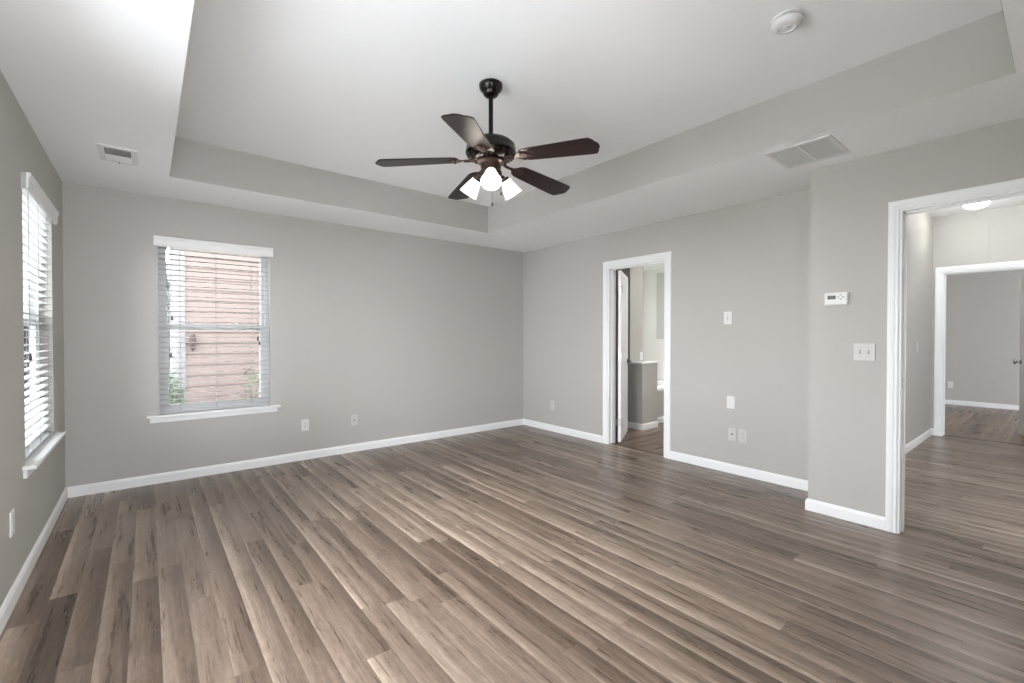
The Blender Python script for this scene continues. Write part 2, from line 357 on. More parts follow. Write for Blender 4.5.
# bathroom half wall with cap and its baseboards, tub deck front
bm = bmesh.new(); bb(bm, 5.13, 5.48, 3.58, 3.78, 0, .885); struct('wall_bathroom_half', bm, M['wall'])
bm = bmesh.new(); bb(bm, 5.115, 5.495, 3.565, 3.78, .885, .903, 0, .003); struct('trim_half_wall_cap', bm, M['trim'])
bm = bmesh.new()
baseboard(bm, lambda u, v, n: (5.13 - n, u, v), 3.58, YB, 1, 0); baseboard(bm, lambda u, v, n: (u, 3.58 - n, v), 5.13, 5.48, 1, 0)
baseboard(bm, lambda u, v, n: (u, 3.73 - n, v), 5.48, 7.0)
baseboard(bm, lambda u, v, n: (7.0 - n, u, v), 1.9, 3.72); baseboard(bm, lambda u, v, n: (XO + n, u, v), BD[1]+.08, YB)
struct('baseboard_bathroom', bm, M['trim'])
bm = bmesh.new(); bb(bm, 5.48, 7.0, 3.73, 3.80, 0, .46); bb(bm, 5.42, 5.48, 3.78, YB, 0, .46); struct('wall_tub_apron', bm, M['wall'])

# door casings, jambs and thresholds
def doorway(n, P, thick, u0, u1, v1, k=1.0, j=.018):
    bm = bmesh.new(); casing(bm, P, u0, u1, v1, [(a*k, b_) for a, b_ in CAS])
    casing(bm, lambda u, v, k: P(u, v, -thick - k), u0, u1, v1)
    struct('trim_%d' % n, bm, M['trim'])
    bm = bmesh.new()
    def pb(a, b_):
        p, q = P(*a), P(*b_); bb(bm, p[0], q[0], p[1], q[1], p[2], q[2])
    pb((u0, 0, .001), (u0+j, v1, -thick-.001)); pb((u1-j, 0, .001), (u1, v1, -thick-.001)); pb((u0+j, v1-j, .001), (u1-j, v1, -thick-.001))
    # door stops
    pb((u0+j, 0, -.045), (u0+j+.011, v1-j, -.08)); pb((u1-j-.011, 0, -.045), (u1-j, v1-j, -.08)); pb((u0+j, v1-j-.011, -.045), (u1-j, v1-j, -.08))
    struct('trim_%d' % (n+1), bm, M['trim'])
doorway(1, P_right, .12, *BD)
doorway(3, P_near, .12, *ND, .87, .012)
doorway(5, lambda u, v, n: (HX - n, u, v), .12, *FD)
M['thresh'] = principled('threshold_strip', (.10, .07, .055), .4)
bm = bmesh.new(); bb(bm, XR+.04, XR+.08, BD[0]+.018, BD[1]-.018, 0, .006, 0, .0025); struct('trim_7', bm, M['thresh'])
bm = bmesh.new(); bb(bm, HX+.04, HX+.08, FD[0]+.018, FD[1]-.018, 0, .006, 0, .0025); struct('trim_8', bm, M['thresh'])
# drywall joint bead above the far doorway
bm = bmesh.new(); bb(bm, HX-.006, HX, .607, .619, FD[2]+.066, HH, 0, .002); struct('trim_9', bm, M['wall'])
# strike plate on hall jamb
sk = new('strike_plate', box(XN+.035, XN+.075, ND[1]-.021, ND[1]-.0175, .93, .99, .001), M['nickel'])
tag(sk, 'small nickel strike plate on the white jamb of the hall doorway', 'strike plate')

# ---------------------------------------------------------------- windows
def window(n, P, u0, u1, v0, v1, thick=.14, sill=True, sl=.08, mull=False):
    """single-hung vinyl window set at the outer side of its opening"""
    root = bmesh.new()
    def pb(bm_, a, b_, bv=0):
        p, q = P(*a), P(*b_); bb(bm_, p[0], q[0], p[1], q[1], p[2], q[2], 0, bv)
    def ring(bm_, a0, a1, b0, b1, wd, n0, n1):
        pb(bm_, (a0, b0, n0), (a0+wd, b1, n1)); pb(bm_, (a1-wd, b0, n0), (a1, b1, n1))
        pb(bm_, (a0+wd, b0, n0), (a1-wd, b0+wd, n1)); pb(bm_, (a0+wd, b1-wd, n0), (a1-wd, b1, n1))
    ring(root, u0, u1, v0, v1, .03, -thick+.0, -.062)
    r = struct('window_%d' % n, root, M['vinyl'])
    us = [(u0+.03, u1-.03)] if not mull else [(u0+.03, (u0+u1)/2-.02), ((u0+u1)/2+.02, u1-.03)]
    vm = (v0+v1)/2
    for a0, a1 in us:
        up = bmesh.new(); ring(up, a0, a1, vm-.026, v1-.03, .032, -.13, -.105); s1 = new('upper_sash', up, M['vinyl'], r)
        lo = bmesh.new(); ring(lo, a0, a1, v0+.03, vm+.024, .044, -.10, -.072); s2 = new('lower_sash', lo, M['vinyl'], r)
        g = bmesh.new(); pb(g, (a0+.03, vm+.01, -.119), (a1-.03, v1-.06, -.115)); new('pane', g, M['glass'], s1)
        g = bmesh.new(); pb(g, (a0+.034, v0+.06, -.088), (a1-.034, vm-.01, -.084)); new('pane', g, M['glass'], s2)
        for uu in (a0+.2, a1-.2):
            if uu > a0 and not mull:
                lk = bmesh.new(); pb(lk, (uu-.025, vm+.024, -.098), (uu+.025, vm+.038, -.076), .003); new('sash_lock', lk, M['vinyl'], s2)
    if mull:
        mb = bmesh.new(); c = (u0+u1)/2; pb(mb, (c-.02, v0+.03, -.14), (c+.02, v1-.03, -.065)); new('mullion', mb, M['vinyl'], r)
    if sill:
        st = bmesh.new(); pb(st, (u0, v0-.001, -.062), (u1, v0+.008, .0)); pb(st, (u0-sl, v0-.012, 0), (u1+sl, v0+.008, .052), .004)
        new('window_sill', st, M['trim'], r)
        ap = bmesh.new(); pb(ap, (u0-sl+.02, v0-.058, 0), (u1+sl-.02, v0-.012, .016), .003); new('apron', ap, M['trim'], r)
    return r
window(1, P_back, *BW)
window(2, P_left, *LW)
window(3, P_left, *FILL_LW, mull=True)  # added out of frame for daylight from the left
window(5, lambda u, v, n: (u, YF + n, v), *FILL_FW)  # added behind the camera to let in fill daylight
window(4, P_back, *FILL_CW, sill=False)  # added out of sight to brighten the tub alcove
portal('window_portal', ((FILL_CW[0]+FILL_CW[1])/2, YB+.15, zc(FILL_CW)), (-R90, 0, 0), FILL_CW[1]-FILL_CW[0], FILL_CW[3]-FILL_CW[2])

def blind(P, u0, u1, v0, v1, label, tassels, tilt=0.0, wand=None):
    c = P((u0+u1)/2, v0, 0); root = empty('window_blind', c)
    inv = Matrix.Translation(-Vector(c))
    tag(root, label, 'blind')
    def Q(u, v, n): return inv @ Vector(P(u, v, n))
    def pb(bm_, a, b_, bv=0):
        p, q = Q(*a), Q(*b_); bb(bm_, p[0], q[0], p[1], q[1], p[2], q[2], 0, bv)
    # valance: moulded board standing off the wall with side returns
    bm = bmesh.new(); prof = [(.018, .0), (.024, .004), (.028, .018), (.028, .055), (.035, .070), (.037, .084), (.031, .088), (.020, .088), (.018, .060), (.018, .010)]
    vz = v1 - .083
    rr = []
    for u in (u0-.026, u1+.026): rr.append([bm.verts.new(Q(u, vz+z, n)) for n, z in prof])
    for k in range(len(prof)): bm.faces.new((rr[0][k], rr[0][(k+1) % len(prof)], rr[1][(k+1) % len(prof)], rr[1][k]))
    bm.faces.new(rr[0]); bm.faces.new(rr[1]); new('valance', bm, M['valance'], root)
    for u in (u0-.026, u1+.018):
        bm = bmesh.new(); pb(bm, (u, vz+.002, 0.0), (u+.008, vz+.086, .019)); new('valance_return', bm, M['slat'], root)
    bm = bmesh.new(); pb(bm, (u0+.006, v1-.050, -.052), (u1-.006, v1-.008, -.004)); new('headrail', bm, M['slat'], root)
    # slats: curved 50 mm louvres, one mesh
    bm = bmesh.new(); z = v1 - .090; zb = v0 + .038; n_ = int(round((z - zb) / .0455)); st = (z - zb) / n_
    for i in range(n_):
        zz = z - i*st; K = 5; rows = []
        for k in range(K+1):
            f = k/K - .5; nn = -.028 + .050*f*math.cos(tilt); dz = .050*f*math.sin(tilt) + .0028*(1 - 4*f*f)
            rows.append([(u0+.008, zz+dz, nn), (u1-.008, zz+dz, nn)])
        top = [[bm.verts.new(Q(u, v+.0017, n)) for u, v, n in r] for r in rows]; bot = [[bm.verts.new(Q(u, v-.0017, n)) for u, v, n in r] for r in rows]
        for a, b_, c_, d in zip(top, top[1:], bot, bot[1:]):
            bm.faces.new((a[0], a[1], b_[1], b_[0])); bm.faces.new((c_[0], d[0], d[1], c_[1]))
            bm.faces.new((a[0], b_[0], d[0], c_[0])); bm.faces.new((a[1], c_[1], d[1], b_[1]))
        bm.faces.new((top[0][0], bot[0][0], bot[0][1], top[0][1])); bm.faces.new((top[-1][0], top[-1][1], bot[-1][1], bot[-1][0]))
    new('slats', bm, M['slat'], root)
    bm = bmesh.new(); pb(bm, (u0+.008, v0+.012, -.053), (u1-.008, v0+.030, -.003), .003); new('bottom_rail', bm, M['slat'], root)
    for f in (.18, .49, .82):
        u = u0 + f*(u1-u0); bm = bmesh.new()
        for nn in (-.0015, -.0545): pb(bm, (u-.0012, v0+.03, nn-.001), (u+.0012, v1-.045, nn+.001))
        new('ladder_cord', bm, M['cord'], root)
    for u, zt in tassels:
        bm = bmesh.new(); tube(bm, [Q(u, v1-.05, .004), Q(u, zt+.02, .006)], .0012, 6); cd_ = new('pull_cord', bm, M['cord'], root)
        bm = bmesh.new(); lathe(bm, [(.002, .02), (.005, .016), (.009, -.012), (.008, -.018), (.003, -.02)], 14, Matrix.Translation(Q(u, zt, .006))); new('tassel', bm, M['dark'], cd_, smooth=True)
    return root
blind(P_back, *BW, 'white horizontal slat blind with plain valance in the window facing the pink house', [(.169, 1.41), (.160, 1.09), (.822, 1.23), (.834, 1.19)])
blind(P_left, *LW, 'white horizontal slat blind in the brightly lit window at the left edge', [(LW[0]+.12, 1.14)])

# ---------------------------------------------------------------- doors
def copy_under(o, parent):
    c = o.copy(); COL.objects.link(c); c.parent = parent
    for ch in [x for x in bpy.data.objects if x.parent == o]: copy_under(ch, c)
    return c
def panel_door(n, width, height, hinge, ang, handed, lever, bottom=.012):
    """slab with six raised panels; local x from hinge along the door, y thickness, origin at the hinge"""
    T = .035; bm = bmesh.new(); bb(bm, 0, width, -T, 0, bottom, height, 0, .0015)
    sw, mid = .11, .10; pw = (width - 2*sw - mid)/2
    for (z0, z1) in ((.22, .86), (1.02, 1.60), (1.70, height-.11)):
        for x0 in (sw, sw+pw+mid):
            for y, s in ((0, 1), (-T, -1)):
                a = [(x0, z0), (x0+pw, z0), (x0+pw, z1), (x0, z1)]; off = .02
                def rect(i, d): return [bm.verts.new((px + (i if px == x0 else -i), y + s*d, pz + (i if pz == z0 else -i))) for px, pz in a]
                r0, r1, r2, r3 = rect(0, .0), rect(.006, .003), rect(.018, .0005), rect(.04, .004)
                for p, q in ((r0, r1), (r1, r2), (r2, r3)):
                    for k in range(4): bm.faces.new((p[k], p[(k+1) % 4], q[(k+1) % 4], q[k]))
                bm.faces.new(r3)
    root = struct('door_%d' % n, bm, M['trim']); root.location = hinge; root.rotation_euler = (0, 0, ang)
    for z in (.25, 1.02, 1.80):
        h = bmesh.new(); s = 1 if handed > 0 else -1
        yk = .006 if s > 0 else -T-.006
        lathe(h, [(.006, z-.045), (.006, z+.045)], 12, Matrix.Translation((-.004, yk, 0)))
        bb(h, -.002, .0, -T+.003, -.003, z-.044, z+.044)
        new('hinge', h, M['steel'], root, smooth=True)
    for y, s in ((0, 1), (-T, -1)):
        h = bmesh.new(); lz = .93; lx = width - .065
        mt = Matrix.Translation((lx, y, lz)) @ Matrix.Rotation(-s*R90, 4, 'X')
        lathe(h, [(.032, 0), (.032, .006), (.024, .012), (.010, .014), (.010, .035)], 24, mt)
        if lever:
            tube(h, [(lx, y+s*.033, lz), (lx, y+s*.048, lz), (lx-.02, y+s*.055, lz), (lx-.06, y+s*.055, lz+.002), (lx-.105, y+s*.052, lz)], [.010, .011, .010, .008, .007], 12)
        else:
            lathe(h, [(.012, .033), (.022, .040), (.029, .050), (.027, .062), (.012, .070)], 24, mt)
        new('door_handle', h, M['nickel'] if not lever else M['dark_metal'], root, smooth=True)
    return root
panel_door(1, .70, 2.02, (XO+.012, BD[1]-.045, 0), math.radians(30.5), -1, True)
panel_door(2, .785, 2.02, (HX+.13, FD[0]+.022, 0), math.radians(14), 1, False)
# hinge leaves left on the bathroom jamb
# ---------------------------------------------------------------- wall plates
def plate_root(name, P, u, v, label, cat, group=None):
    o = empty(name, P(u, v, 0)); tag(o, label, cat, group); return o
def on_wall(P, u, v):
    o_ = Vector(P(u, v, 0))
    def pb(bm_, a0, a1, b0, b1, n0, n1, bv=0):
        p, q = Vector(P(u+a0, v+b0, n0)) - o_, Vector(P(u+a1, v+b1, n1)) - o_
        bb(bm_, p[0], q[0], p[1], q[1], p[2], q[2], 0, bv)
    return pb
def outlet(P, u, v, label, mat='plate', kind='duplex', group=None):
    name = {'duplex': 'wall_outlet', 'cable': 'cable_outlet', 'blank': 'blank_wall_plate', 'switch': 'light_switch', 'double': 'light_switch'}[kind]
    cat = {'duplex': 'outlet', 'cable': 'outlet', 'blank': 'wall plate', 'switch': 'light switch', 'double': 'light switch'}[kind]
    r = plate_root(name, P, u, v, label, cat, group); pb = on_wall(P, u, v); hw = .058 if kind == 'double' else .036
    bm = bmesh.new(); pb(bm, -hw, hw, -.058, .058, 0, .0065, .0022); new('plate', bm, M[mat], r)
    if kind == 'duplex':
        for dz in (-.020, .020):
            bm = bmesh.new(); pb(bm, -.0165, .0165, dz-.0145, dz+.0145, .0062, .0085, .002); rc = new('receptacle', bm, M[mat], r)
            sb = bmesh.new()
            for dx in (-.0065, .0065): pb(sb, dx-.0012, dx+.0012, dz-.001, dz+.008, .0083, .0088)
            pb(sb, -.0022, .0022, dz-.010, dz-.006, .0083, .0088); new('slots', sb, M['dark'], rc)
    elif kind == 'cable':
        o_ = Vector(P(u, v, 0)); a = Vector(P(u, v, .006)) - o_; b_ = Vector(P(u, v, .017)) - o_
        bm = bmesh.new(); tube(bm, [a, a.lerp(b_, .35)], .009, 6); new('nut', bm, M['steel'], r)
        bm = bmesh.new(); tube(bm, [a, b_], .0055, 14); new('connector', bm, M['dark'], r)
    elif kind in ('switch', 'double'):
        for dx in ((0,) if kind == 'switch' else (-.023, .023)):
            bm = bmesh.new(); pb(bm, dx-.0055, dx+.0055, -.0125, .0125, .006, .0075); sk_ = new('switch_slot', bm, M['grey'], r)
            bm = bmesh.new(); pb(bm, dx-.0042, dx+.0042, -.002, .009, .007, .018, .0015); new('toggle', bm, M[mat], r)
    if kind != 'blank':
        for dz in ((-.03, .03) if kind in ('switch', 'double', 'cable') else (0,)):
            for dx in ((0,) if kind != 'double' else (-.023, .023)):
                bm = bmesh.new(); pb(bm, dx-.003, dx+.003, dz-.003, dz+.003, .0062, .0072, .0005); new('screw', bm, M['steel'], r)
    return r
outlet(P_back, 1.241, .352, 'white duplex outlet low on the back wall, nearer the window')
outlet(P_back, 1.740, .342, 'wall-coloured cable outlet low on the back wall, farther from the window', 'plate_grey', 'cable')
outlet(P_right, 4.285, .340, 'duplex outlet low on the wall between the room corner and the bathroom door', 'plate_grey')
outlet(P_right, 1.979, 1.421, 'white switch plate at mid height, alone on the wall right of bathroom doorway', 'plate', 'switch')
outlet(P_right, 1.948, .648, 'blank white plate below the switch and above the paired outlets', 'plate', 'blank')
outlet(P_right, 1.932, .360, 'cable outlet, left one of the low side-by-side pair on right wall', 'plate_grey', 'cable')
outlet(P_right, 1.839, .358, 'duplex outlet, right one of the low side-by-side pair on right wall', 'plate_grey')
outlet(P_left, 3.10, .380, 'white duplex outlet low on the left wall below the window sill')
outlet(P_near, .858, 1.148, 'white double toggle switch plate beside the hall doorway casing', 'plate_grey', 'double')
outlet(lambda u, v, n: (u, HY - n, v), 6.87, 1.13, 'faint switch plate on the left wall inside the hall', 'plate_grey', 'switch')
outlet(lambda u, v, n: (11.5 - n, u, v), 1.376, .362, 'outlet low on the far room wall seen through both hall doorways', 'plate')
tp = outlet(lambda u, v, n: (u, 3.78 - n, v), 5.385, .975, 'small white plate just above the bathroom half wall', 'plate', 'blank')

# thermostat
th = plate_root('thermostat', P_near, 1.013, 1.509, 'white thermostat with small dark screen and arrow buttons on near wall', 'thermostat')
pb = on_wall(P_near, 1.013, 1.509)
bm = bmesh.new(); pb(bm, -.072, .072, -.046, .046, 0, .008, .002); new('back_plate', bm, M['plate'], th)
bm = bmesh.new(); pb(bm, -.066, .066, -.042, .042, .007, .030, .006); new('body', bm, M['plate'], th)
# mapped so that +u is away from the camera (left in the picture)
bm = bmesh.new(); pb(bm, .000, .048, -.002, .024, .0297, .0310, .001); scr = new('screen', bm, M['lcd'], th)
sg = bmesh.new()
def seg_digit(cx, digit):
    segs = {'7': 'abc', '2': 'abged', '4': 'fgbc'}[digit]; w_, h_ = .0035, .006
    S_ = {'a': (-w_, w_, h_*2-.001, h_*2), 'g': (-w_, w_, h_-.0005, h_+.0005), 'd': (-w_, w_, 0, .001), 'b': (-w_-.0005, -w_+.0005, h_, h_*2), 'c': (-w_-.0005, -w_+.0005, 0, h_), 'f': (w_-.0005, w_+.0005, h_, h_*2), 'e': (w_-.0005, w_+.0005, 0, h_)}
    for s_ in segs: a0, a1, b0, b1 = S_[s_]; pb(sg, cx+a0, cx+a1, .005+b0, .005+b1, .0309, .0313)
seg_digit(.034, '7'); seg_digit(.020, '2'); new('screen_digits', sg, M['grey'], scr)
for (du, dv) in ((-.028, .026), (-.028, -.002), (-.014, .012), (-.042, .012)):
    bm = bmesh.new(); pb(bm, du-.005, du+.005, dv-.005, dv+.005, .0295, .032, .001); new('button', bm, M['grey'], th)
for du in (-.02, .008, .036):
    bm = bmesh.new(); pb(bm, du-.007, du+.007, -.030, -.025, .0295, .0315, .0008); new('button', bm, M['plate_grey'], th)

# ---------------------------------------------------------------- ceiling items
# supply register near the left wall
x0, x1, y0, y1 = -.235, -.040, 3.765, 4.075; cx, cy = (x0+x1)/2, (y0+y1)/2
rg = empty('ceiling_vent', (cx, cy, H)); tag(rg, 'small white supply register in the low ceiling above the left window', 'vent')
def frame_bm(hx, hy, wd, z0, z1, bv=.0015):
    bm = bmesh.new(); bb(bm, -hx, -hx+wd, -hy, hy, z0, z1, 0, bv); bb(bm, hx-wd, hx, -hy, hy, z0, z1, 0, bv)
    bb(bm, -hx+wd, hx-wd, -hy, -hy+wd, z0, z1, 0, bv); bb(bm, -hx+wd, hx-wd, hy-wd, hy, z0, z1, 0, bv); return bm
hx, hy = (x1-x0)/2, (y1-y0)/2
new('vent_frame', frame_bm(hx, hy, .032, -.009, 0), M['plate'], rg)
new('duct_opening', box(-hx+.03, hx-.03, -hy+.03, hy-.03, -.0015, 0), M['grey'], rg)
bm = bmesh.new()
nl = 9
for i in range(nl):
    y = -hy+.045 + i*(2*hy-.09)/(nl-1); s = -1 if i < nl/2 else 1
    a, b_ = (y, -.001), (y + s*.014, -.010)
    v = [bm.verts.new(p) for p in ((-hx+.032, a[0], a[1]), (hx-.032, a[0], a[1]), (hx-.032, b_[0], b_[1]), (-hx+.032, b_[0], b_[1]))]
    v2 = [bm.verts.new((p.co.x, p.co.y+.0012, p.co.z)) for p in v]
    bm.faces.new(v); bm.faces.new(v2[::-1])
    for k in range(4): bm.faces.new((v[k], v2[k], v2[(k+1) % 4], v[(k+1) % 4]))
new('louvres', bm, M['plate'], rg)
new('damper_lever', box(-.004, .004, hy-.028, hy-.018, -.02, -.008, .001), M['grey'], rg)
# return air grille, two louvred panels
gx0, gx1, gy0, gy1 = 3.125, 3.530, .895, 1.260; cx, cy = (gx0+gx1)/2, (gy0+gy1)/2; hx, hy = (gx1-gx0)/2, (gy1-gy0)/2
gr = empty('return_air_grille', (cx, cy, H)); tag(gr, 'white framed return air grille with two grey louvred panels near hall doorway', 'vent')
bm = frame_bm(hx, hy, .028, -.008, 0); bb(bm, -hx+.028, hx-.028, -.009, .009, -.008, 0, 0, .001); new('grille_frame', bm, M['plate'], gr)
for s in (-1, 1):
    ya, yb = (s*.009, s*(hy-.028)) if s > 0 else (-(hy-.028), -.009)
    bm = bmesh.new(); bb(bm, -hx+.028, hx-.028, ya, yb, -.001, 0)
    pn = new('filter_backing', bm, M['grey'], gr)
    bm = bmesh.new(); n_ = 24
    for i in range(n_):
        x = -hx+.032 + i*(2*hx-.064)/n_
        v = [bm.verts.new(p) for p in ((x, ya+.002, -.001), (x, yb-.002, -.001), (x+.011, yb-.002, -.0075), (x+.011, ya+.002, -.0075))]
        v2 = [bm.verts.new((p.co.x+.001, p.co.y, p.co.z)) for p in v]
        bm.faces.new(v); bm.faces.new(v2[::-1])
        for k in range(4): bm.faces.new((v[k], v2[k], v2[(k+1) % 4], v[(k+1) % 4]))
    new('louvres', bm, M['filter'], gr)
# smoke detector on the raised ceiling
sd = empty('smoke_detector', (2.350, .850, HT)); tag(sd, 'round white smoke detector on the raised ceiling', 'smoke detector')
bm = bmesh.new(); lathe(bm, [(.066, 0), (.069, -.003), (.069, -.010), (.060, -.012)], 48); new('base', bm, M['plate'], sd, smooth=True)
bm = bmesh.new(); lathe(bm, [(.058, -.010), (.058, -.016)], 48); new('vent_ring', bm, M['dark'], sd, smooth=True)
bm = bmesh.new(); lathe(bm, [(.064, -.015), (.066, -.020), (.063, -.032), (.052, -.042), (.036, -.045), (.034, -.041), (.020, -.041), (.018, -.045), (.001, -.046)], 48); new('cover', bm, M['plate'], sd, smooth=True)
bm = bmesh.new(); lathe(bm, [(.004, -.044), (.004, -.0475), (.001, -.048)], 12, Matrix.Translation((-.008, -.01, 0))); new('indicator', bm, M['grey'], sd, smooth=True)

# ceiling dome lights; the bathroom and far room ones are added out of view
def dome_light(loc, label, mat, r=.145):
    d = empty('ceiling_light', loc); tag(d, label, 'ceiling light')
    bm = bmesh.new(); lathe(bm, [(r*.86, 0), (r, -.004), (r, -.020), (r*.93, -.024)], 48); new('base', bm, M['plate'], d, smooth=True)
    bm = bmesh.new(); lathe(bm, [(r*.92, -.020), (r*.95, -.035), (r*.85, -.060), (r*.6, -.080), (r*.3, -.090), (.002, -.093)], 48); new('lamp_shade', bm, mat, d, smooth=True)
    return d
dome_light((7.13, .665, HH), 'glowing round flush light on the hall ceiling', M['dome'], .115)
dome_light((6.2, 2.8, H), 'unseen round flush light added on the bathroom ceiling', M['bath_fill'])
dome_light((8.45, 1.85, H), 'unseen round flush light added in the room past the hall', M['far_fill'])

# ---------------------------------------------------------------- ceiling fan
FX, FY = 1.596, 2.173
fan = empty('ceiling_fan', (FX, FY, HT)); tag(fan, 'dark bronze five-blade ceiling fan with lit white glass shades', 'ceiling fan')
def z_(z): return z - HT
bm = bmesh.new(); lathe(bm, [(.066, 0), (.070, -.004), (.070, -.012), (.067, -.020), (.068, -.024), (.062, -.036), (.050, -.048), (.046, -.052), (.045, -.060), (.036, -.070), (.018, -.075), (.014, -.075)], 48); new('canopy', bm, M['bronze'], fan, smooth=True)
bm = bmesh.new(); lathe(bm, [(.0135, z_(2.68)), (.0135, z_(2.41))], 24); lathe(bm, [(.024, z_(2.435)), (.028, z_(2.425)), (.028, z_(2.40))], 32); new('downrod', bm, M['bronze'], fan, smooth=True)
bm = bmesh.new(); lathe(bm, [(.03, z_(2.418)), (.085, z_(2.414)), (.125, z_(2.402)), (.143, z_(2.385)), (.147, z_(2.368)), (.147, z_(2.350)), (.150, z_(2.346)), (.150, z_(2.336)), (.143, z_(2.330)), (.130, z_(2.312)), (.100, z_(2.296)), (.075, z_(2.290))], 64)
new('motor_housing', bm, M['bronze'], fan, smooth=True)
bm = bmesh.new(); n_ = 30
for i in range(n_):      # raised bead ornament round the lower rim
    a = 2*math.pi*i/n_; bmesh.ops.create_icosphere(bm, subdivisions=1, radius=.0075, matrix=Matrix.Translation((.137*math.cos(a), .137*math.sin(a), z_(2.320))))
new('housing_ornament', bm, M['bronze_brown'], fan, smooth=True)
BZ = 2.303
def ext(bm, outline, z0, z1):
    a = [bm.verts.new((x, y, z0)) for x, y in outline]; b_ = [bm.verts.new((x, y, z1)) for x, y in outline]
    bm.faces.new(a); bm.faces.new(b_[::-1])
    for k in range(len(a)): bm.faces.new((a[k], b_[k], b_[(k+1) % len(a)], a[(k+1) % len(a)]))
def blade_mesh():
    half = [(.195, .020), (.203, .038), (.214, .050), (.235, .060), (.30, .065), (.45, .072), (.60, .079), (.632, .078), (.650, .056), (.656, .034), (.665, .022), (.668, .010)]
    bm = bmesh.new(); ext(bm, half + [(x, -y) for x, y in reversed(half)], 0, .0065)
    return bm
def iron_mesh():
    bm = bmesh.new()
    half = [(.150, .010), (.172, .012), (.185, .026), (.200, .040), (.216, .046), (.226, .038), (.232, .028), (.240, .024), (.250, .020), (.258, .010), (.262, .004)]
    ext(bm, half + [(x, -y) for x, y in reversed(half)], -.005, -.0003)
    for (x, y) in ((.212, .028), (.212, -.028), (.243, 0)):
        bmesh.ops.create_icosphere(bm, subdivisions=2, radius=.006, matrix=Matrix.Translation((x, y, -.006)))
    return bm
PITCH = math.radians(-7.5)
b0 = i0 = a0 = None
for k, deg in enumerate((3.5, 75.5, 147.5, 219.5, 291.5)):
    rz = math.radians(deg)
    if k == 0:
        b0 = new('blade', blade_mesh(), M['blade'], fan)
        i0 = new('blade_iron', iron_mesh(), M['bronze_brown'], b0)
        bm = bmesh.new(); tube(bm, [(.080, 0, .006), (.105, 0, .002), (.130, 0, -.004), (.160, 0, -.004)], [.011, .011, .009, .008], 10)
        a0 = new('iron_arm', bm, M['bronze_brown'], b0, smooth=True)
        b = b0
    else:
        b = b0.copy(); COL.objects.link(b); b.parent = fan
        for s_ in (i0, a0):
            c = s_.copy(); COL.objects.link(c); c.parent = b
    b.location = (0, 0, z_(BZ)); b.rotation_euler = (Matrix.Rotation(rz, 3, 'Z') @ Matrix.Rotation(math.radians(4.8), 3, 'Y') @ Matrix.Rotation(PITCH, 3, 'X')).to_euler()
# light kit
bm = bmesh.new(); lathe(bm, [(.078, z_(2.291)), (.080, z_(2.284)), (.062, z_(2.272)), (.058, z_(2.235)), (.066, z_(2.226)), (.066, z_(2.205)), (.055, z_(2.190)), (.030, z_(2.178)), (.012, z_(2.172)), (.008, z_(2.162)), (.002, z_(2.160))], 48)
kit = new('light_kit', bm, M['bronze_brown'], fan, smooth=True)
for deg in (-126, -6, 114):
    a = math.radians(deg); d = Vector((math.cos(a), math.sin(a), 0))
    bm = bmesh.new(); p0 = d*.05 + Vector((0, 0, z_(2.215))); p1 = d*.085 + Vector((0, 0, z_(2.214))); p2 = d*.098 + Vector((0, 0, z_(2.200)))
    tube(bm, [p0, p1, p2], [.010, .010, .012], 12); arm = new('lamp_arm', bm, M['bronze_brown'], kit, smooth=True)
    axis = (d*.62 + Vector((0, 0, -.80))).normalized(); q = Vector((0, 0, -1)).rotation_difference(axis).to_matrix().to_4x4()
    mt = Matrix.Translation(d*.088 + Vector((0, 0, z_(2.212)))) @ q
    bm = bmesh.new(); lathe(bm, [(.012, -.004), (.026, -.006), (.027, -.028), (.024, -.030)], 28, mt); new('shade_holder', bm, M['bronze_brown'], kit, smooth=True)
    bm = bmesh.new(); prof = [(.024, -.018), (.030, -.028), (.037, -.050), (.047, -.084), (.057, -.118), (.0575, -.120), (.055, -.119), (.045, -.084), (.035, -.050), (.028, -.029)]
    lathe(bm, prof, 36, mt, cap=False); new('glass_shade', bm, M['shade'], kit, smooth=True)
    bm = bmesh.new(); lathe(bm, [(.010, -.028), (.012, -.045), (.020, -.062), (.024, -.078), (.021, -.092), (.010, -.100), (.001, -.102)], 20, mt); new('bulb', bm, M['bulb'], kit, smooth=True)
for (dx, dy, zt) in ((.035, -.055, 2.095), (-.012, -.030, 2.030)):
    bm = bmesh.new(); tube(bm, [(dx, dy, z_(2.20)), (dx, dy, z_(zt))], .0011, 6); pc = new('pull_chain', bm, M['bronze_brown'], fan)
    bm = bmesh.new(); lathe(bm, [(.002, .012), (.006, .006), (.007, -.004), (.004, -.012), (.001, -.014)], 14, Matrix.Translation((dx, dy, z_(zt)))); new('chain_pull', bm, M['dark'], pc, smooth=True)

# ---------------------------------------------------------------- bathroom things
bm = bmesh.new(); x0, x1, y0, y1, zt = 5.484, 6.996, 3.735, YB-.004, .50
tub = empty('bathtub', ((x0+x1)/2, (y0+y1)/2, 0)); tag(tub, 'white bathtub beyond the half wall seen through bathroom doorway', 'bathtub')
hx, hy = (x1-x0)/2, (y1-y0)/2
def rrect(a, b_, r, n=6):
    pts = []
    for sx, sy, t0 in ((1, 1, 0), (-1, 1, 90), (-1, -1, 180), (1, -1, 270)):
        for k in range(n+1):
            t = math.radians(t0 + 90*k/n); pts.append((sx*(a-r) + r*math.cos(t), sy*(b_-r) + r*math.sin(t)))
    return pts
levels = [(hx, hy, .01, .462), (hx, hy, .012, .495), (hx-.005, hy-.005, .015, .50), (hx-.09, hy-.22, .2, .50), (hx-.11, hy-.24, .2, .485), (hx-.16, hy-.30, .2, .20), (hx-.24, hy-.36, .18, .13)]
rings = [[bm.verts.new((x, y, z)) for x, y in rrect(a, b_, r)] for a, b_, r, z in levels]
